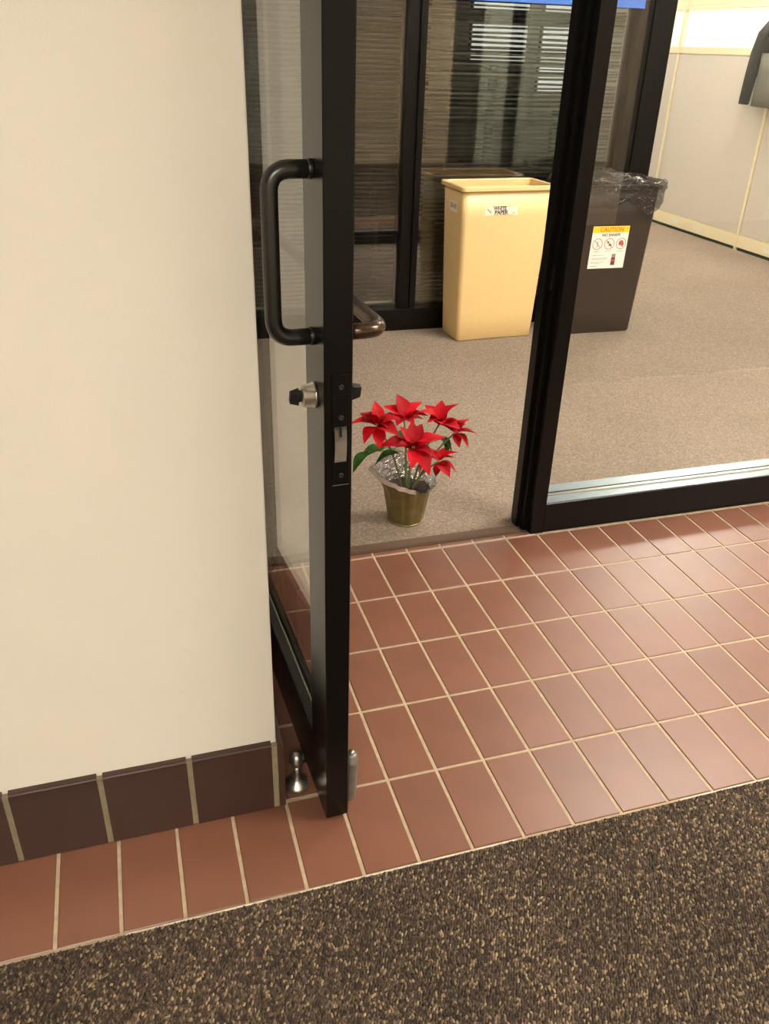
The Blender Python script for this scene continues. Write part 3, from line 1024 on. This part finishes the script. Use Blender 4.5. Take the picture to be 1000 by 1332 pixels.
# ------------------------------------------------------------------ coat on the cubicle panel
ct = empty('hanging_coat', (3.892, 3.42, 0.985))
tag(ct, 'black and grey coat hanging on the cubicle panel at the picture edge', 'coat')
def coat_ring(z, hw, dep, yo=0.0, n=20, ph=0.0):
    out = []
    for k in range(n):
        a = 2 * PI * k / n
        f = 1 + .05 * math.sin(5 * a + ph)
        out.append((-.004 - dep / 2 * (1 + math.cos(a) * f) , yo + hw * math.sin(a) * f, z))
    return out
link('body', loft_me('body', [coat_ring(0.0, .215, .075), coat_ring(.10, .210, .080, ph=.5), coat_ring(.22, .20, .085, ph=1), coat_ring(.335, .20, .085, ph=1.2)], True, True), 'coat_grey', ct)
link('yoke', loft_me('yoke', [coat_ring(.335, .205, .088, ph=1.2), coat_ring(.42, .205, .09), coat_ring(.50, .16, .085), coat_ring(.545, .075, .07), coat_ring(.575, .06, .06)], True, True), 'coat_black', ct)
for s in (-1, 1):
    pth = [(-.045, s * .165, .505), (-.055, s * .215, .44), (-.06, s * .245, .33), (-.06, s * .268, .18), (-.058, s * .285, .01)]
    link('sleeve', tube_me('sleeve', pth, [.042, .05, .045, .040, .036], 14), 'coat_black', ct)
link('hook', tube_me('hook', round_path([(.008, 0, .60), (-.03, 0, .60), (-.03, 0, .64)], .01, 4), .004, 8), 'steel', ct)
link('collar', tube_me('collar', [(-.055 + .025 * math.cos(a), .062 * math.sin(a), .575 + .02 * math.cos(a)) for a in [2 * PI * k / 16 for k in range(17)]], .014, 8), 'coat_black', ct)

# ------------------------------------------------------------------ poinsettia
random.seed(21)
PXc, PYc = 0.158, 0.190
pl = empty('potted_poinsettia', (PXc, PYc, 0.0022))
tag(pl, 'red poinsettia in a gold foil wrapped pot on the tan carpet', 'plant')
def smooth_interp(tab, a):
    a = a % 360
    tab = tab + [(tab[0][0] + 360, tab[0][1])]
    if a < tab[0][0]: a += 360
    for (a0, v0), (a1, v1) in zip(tab, tab[1:]):
        if a0 <= a <= a1:
            s = (a - a0) / (a1 - a0)
            s = s * s * (3 - 2 * s)
            return v0 + (v1 - v0) * s
    return tab[0][1]
RIMZ = [(0, .128), (45, .135), (75, .176), (110, .205), (150, .185), (190, .205), (225, .165), (262, .142), (290, .120), (325, .118)]
RIMR = [(0, .094), (45, .086), (90, .080), (130, .082), (165, .098), (192, .128), (225, .098), (262, .082), (290, .074), (325, .084)]
def wrap_pt(ang, s, inset=0.0):
    """s 0 at the foot, 0.75 at the pot lip, 1 at the foil edge"""
    a = math.radians(ang)
    rz, rr = smooth_interp(RIMZ, ang), smooth_interp(RIMR, ang)
    lipz, lipr = 0.112, 0.0715
    if s < 0.75:
        t_ = s / .75
        r_ = 0.054 + (lipr - 0.054) * t_
        z_ = lipz * t_
    else:
        t_ = (s - .75) / .25
        r_ = lipr + (rr - lipr) * t_
        z_ = lipz + (rz - lipz) * t_
    pleat = (0.0008 + .0022 * s) * (math.sin(11 * a + 1.3 * math.sin(3 * a)) + .5 * math.sin(23 * a))
    r_ += pleat - inset
    return Vector((r_ * math.cos(a), r_ * math.sin(a), z_))
NA, NS = 72, 12
def wrap_me(name, s0, inset):
    rings = []
    for i in range(NS + 1):
        s = s0 + (1 - s0) * i / NS
        rings.append([wrap_pt(360 * k / NA, s, inset) for k in range(NA)])
    return loft_me(name, rings, s0 == 0, False)
link('foil_wrapper', wrap_me('foil_wrapper', 0.0, 0.0), 'gold_foil', pl)
link('foil_lining', wrap_me('foil_lining', 0.70, 0.0010), 'silver_foil', pl)
link('foil_foot', lathe_me('foil_foot', [(0.0545, 0.0), (0.0575, 0.001), (0.0580, 0.004), (0.0552, 0.006)], 40), 'gold_foil', pl)
# pale folded edge along the near rim
def fold_strip(a0, a1, width):
    bm = bmesh.new()
    prev = None
    n = 18
    for i in range(n + 1):
        ang = a0 + (a1 - a0) * i / n
        p = wrap_pt(ang, 1.0)
        o = Vector((math.cos(math.radians(ang)), math.sin(math.radians(ang)), 0))
        row = [bm.verts.new(p + o * .002 + Vector((0, 0, .002))), bm.verts.new(p + o * (.004 + width * .35) + Vector((0, 0, -width * .75)))]
        if prev: bm.faces.new((prev[0], prev[1], row[1], row[0]))
        prev = row
    bmesh.ops.solidify(bm, geom=bm.faces[:], thickness=0.0008)
    return bm_done('folded_edge', bm, True)
link('folded_edge', fold_strip(190, 268, 0.013), 'foil_edge', pl)
# soil
bm = bmesh.new()
cv = bm.verts.new((0, 0, .108))
rr_ = [[bm.verts.new((r_ * math.cos(2 * PI * k / 28), r_ * math.sin(2 * PI * k / 28), .106 + random.uniform(-.003, .004))) for k in range(28)] for r_ in (.025, .048, .0655)]
for k in range(28): bm.faces.new((cv, rr_[0][k], rr_[0][(k + 1) % 28]))
for a_, b_ in zip(rr_, rr_[1:]):
    for k in range(28): bm.faces.new((a_[k], b_[k], b_[(k + 1) % 28], a_[(k + 1) % 28]))
link('soil', bm_done('soil', bm, True), 'soil', pl)

def leaf_me(name, L, W, droop, fold, mat, lobes=0.0):
    n = 9
    v, f = [], []
    for i in range(n + 1):
        t_ = i / n
        wd = W * (math.sin(PI * min(1, t_ ** 0.85)) ** 0.9) * (1 - .15 * t_) + (lobes * W * abs(math.sin(PI * 2.5 * t_)) * math.sin(PI * t_))
        if i == 0: wd = W * .10
        if i == n: wd = 0.0004
        x_ = L * t_
        zc = -droop * L * t_ * t_ + .10 * L * math.sin(PI * t_)
        for q in (-1, -.5, 0, .5, 1):
            v.append((x_, q * wd / 2, zc + fold * abs(q) * wd / 2 + .03 * wd * math.sin(9 * t_ + 3 * q)))
    for i in range(n):
        for q in range(4):
            a = i * 5 + q
            f.append((a, a + 1, a + 6, a + 5))
    me = me_from(name, v, f, True)
    me.materials.append(MATS[mat])
    return me
BR = [leaf_me('bract', 0.084, .050, .22, .30, 'red_bract', .10), leaf_me('bract', .072, .048, .40, .22, 'red_bract', .06), leaf_me('bract', .090, .048, .12, .35, 'red_bract', .12)]
GL = leaf_me('green_leaf', .085, .044, .30, .20, 'green_leaf', .08)
def aim(az, el, roll=0.0):
    return (Matrix.Rotation(math.radians(az), 4, 'Z') @ Matrix.Rotation(math.radians(-el), 4, 'Y') @ Matrix.Rotation(math.radians(roll), 4, 'X')).to_euler()
def stem_path(tip, lean=0.2):
    tip = Vector(tip)
    base = Vector((tip.x * .16, tip.y * .16, .100))
    mid = base.lerp(tip, .55) + Vector((-tip.x * lean, -tip.y * lean, .012))
    return [base * (1 - s) ** 2 + mid * 2 * s * (1 - s) + tip * s * s for s in [k / 10 for k in range(11)]]
def flower(tip, bracts, scale=1.0, label=None):
    tip = Vector((tip[0] - PXc, tip[1] - PYc, tip[2]))
    st = link('flower_stem', tube_me('flower_stem', stem_path(tip), [.0036 - .0012 * k / 10 for k in range(11)], 8), 'stem', pl)
    for i, (az, el, sc) in enumerate(bracts):
        o = link('bract', BR[i % 3], None, st, tip + Vector((0, 0, -.004 + .006 * (el > 30))), aim(az, el, random.uniform(-18, 18)))
        s = sc * scale
        o.scale = (s, s * random.uniform(.9, 1.12), s)
    for k in range(5):
        o = link('bract', BR[1], None, st, tip + Vector((0, 0, .002)), aim(random.uniform(0, 360), random.uniform(25, 65), random.uniform(-25, 25)))
        s = scale * random.uniform(.5, .75)
        o.scale = (s, s, s)
    for k in range(4):
        a = PI / 2 * k + .4
        link('cyathium', lathe_me('cyathium', [(.0012, 0), (.0026, .003), (.0024, .006), (0, .0072)], 8), 'stamen', st, tip + Vector((.004 * math.cos(a), .004 * math.sin(a), .001)))
    return st
# azimuth 0 = along the partition away from the door leaf, 90 = into the room, 270 = towards the viewer
flower((0.050, 0.165, 0.335), [(170, 18, 1.0), (215, -2, .95), (262, -38, .75), (300, 10, .95), (340, 38, .9), (20, 20, .8), (80, 60, .85), (130, 35, .9), (195, 48, .8)])
flower((0.158, 0.245, 0.312), [(190, 25, .95), (235, 30, .95), (275, 20, .8), (330, 30, .9), (20, 48, 1.05), (95, 50, .9), (150, 35, .85), (5, 15, .9)])
flower((0.262, 0.215, 0.300), [(175, 42, .95), (215, 40, .9), (255, 30, .8), (300, 18, .9), (345, 22, 1.1), (20, 40, .95), (70, 60, .85), (120, 50, 1.0), (330, -28, .95)])
flower((0.145, 0.115, 0.276), [(175, 20, 1.2), (205, 35, .9), (250, -18, .8), (300, -32, 1.05), (335, 0, 1.05), (0, 22, 1.15), (50, 50, .95), (80, 68, 1.05), (130, 52, .8), (315, -62, .95)])
flower((0.240, 0.148, 0.206), [(0, 32, .85), (335, -5, .9), (285, -15, .75), (40, 55, .6), (230, -50, .6)], .92)
flower((0.300, 0.180, 0.282), [(345, 8, .95), (310, -12, .85), (20, 35, .75), (270, -30, .6)], .9)
def leafy(az, el, pos, sc):
    p = Vector((pos[0] - PXc, pos[1] - PYc, pos[2]))
    s0 = Vector((p.x * .25, p.y * .25, p.z - .03))
    pe = link('leaf_stalk', tube_me('leaf_stalk', [s0, s0.lerp(p, .5) + Vector((0, 0, .006)), p], [.0016, .0013, .0011], 6), 'stem', pl)
    o = link('green_leaf', GL, None, pe, p, aim(az, el, random.uniform(-12, 12)))
    o.scale = (sc, sc, sc)
leafy(185, -4, (0.075, 0.165, 0.262), .95)
leafy(200, -30, (0.020, 0.150, 0.262), .85)
leafy(172, -14, (0.108, 0.140, 0.256), .9)
leafy(-30, -30, (0.255, 0.205, 0.262), .75)
leafy(-60, -55, (0.268, 0.20, 0.258), .65)
leafy(95, 5, (0.16, 0.25, 0.25), .8)

# ------------------------------------------------------------------ ceiling fixtures (above the frame)
def troffer(x_, y_, lamp, where, lx=1.2, ly=0.6):
    t_ = empty('ceiling_light', (x_, y_, CEIL))
    tag(t_, where, 'ceiling light', 'recessed ceiling fixtures')
    bm = bmesh.new()
    for d_ in ((-lx/2 - .02, lx/2 + .02, -ly/2 - .02, -ly/2), (-lx/2 - .02, lx/2 + .02, ly/2, ly/2 + .02), (-lx/2 - .02, -lx/2, -ly/2, ly/2), (lx/2, lx/2 + .02, -ly/2, ly/2)):
        add_box(bm, *d_, -.018, -.001)
    link('frame', bm_done('frame', bm), 'troffer_white', t_)
    box('diffuser', (-lx/2, lx/2, -ly/2, ly/2, -.014, -.004), lamp, t_)
troffer(3.75, 3.25, 'room_lamp_bright', 'ceiling fixture above the cubicle aisle')
troffer(2.0, 0.48, 'room_lamp_bright', 'ceiling fixture just inside the fixed glass panel')
troffer(3.30, 5.60, 'room_lamp', 'ceiling fixture far down the cubicle aisle')
troffer(-1.0, 1.0, 'room_lamp_dim', 'ceiling fixture in front of the blinds past the door')
troffer(6.2, 4.0, 'room_lamp', 'ceiling fixture above the hidden workstations')
troffer(-1.2, -3.80, 'hall_lamp', 'corridor ceiling fixture in front of the cream wall')
troffer(1.9, -1.55, 'hall_lamp', 'corridor ceiling fixture opposite the fixed glass panel')
troffer(4.2, -3.2, 'hall_lamp', 'added corridor ceiling fixture brightening the sage green door')  # added so the corridor wall reflects brightly in the partition glass
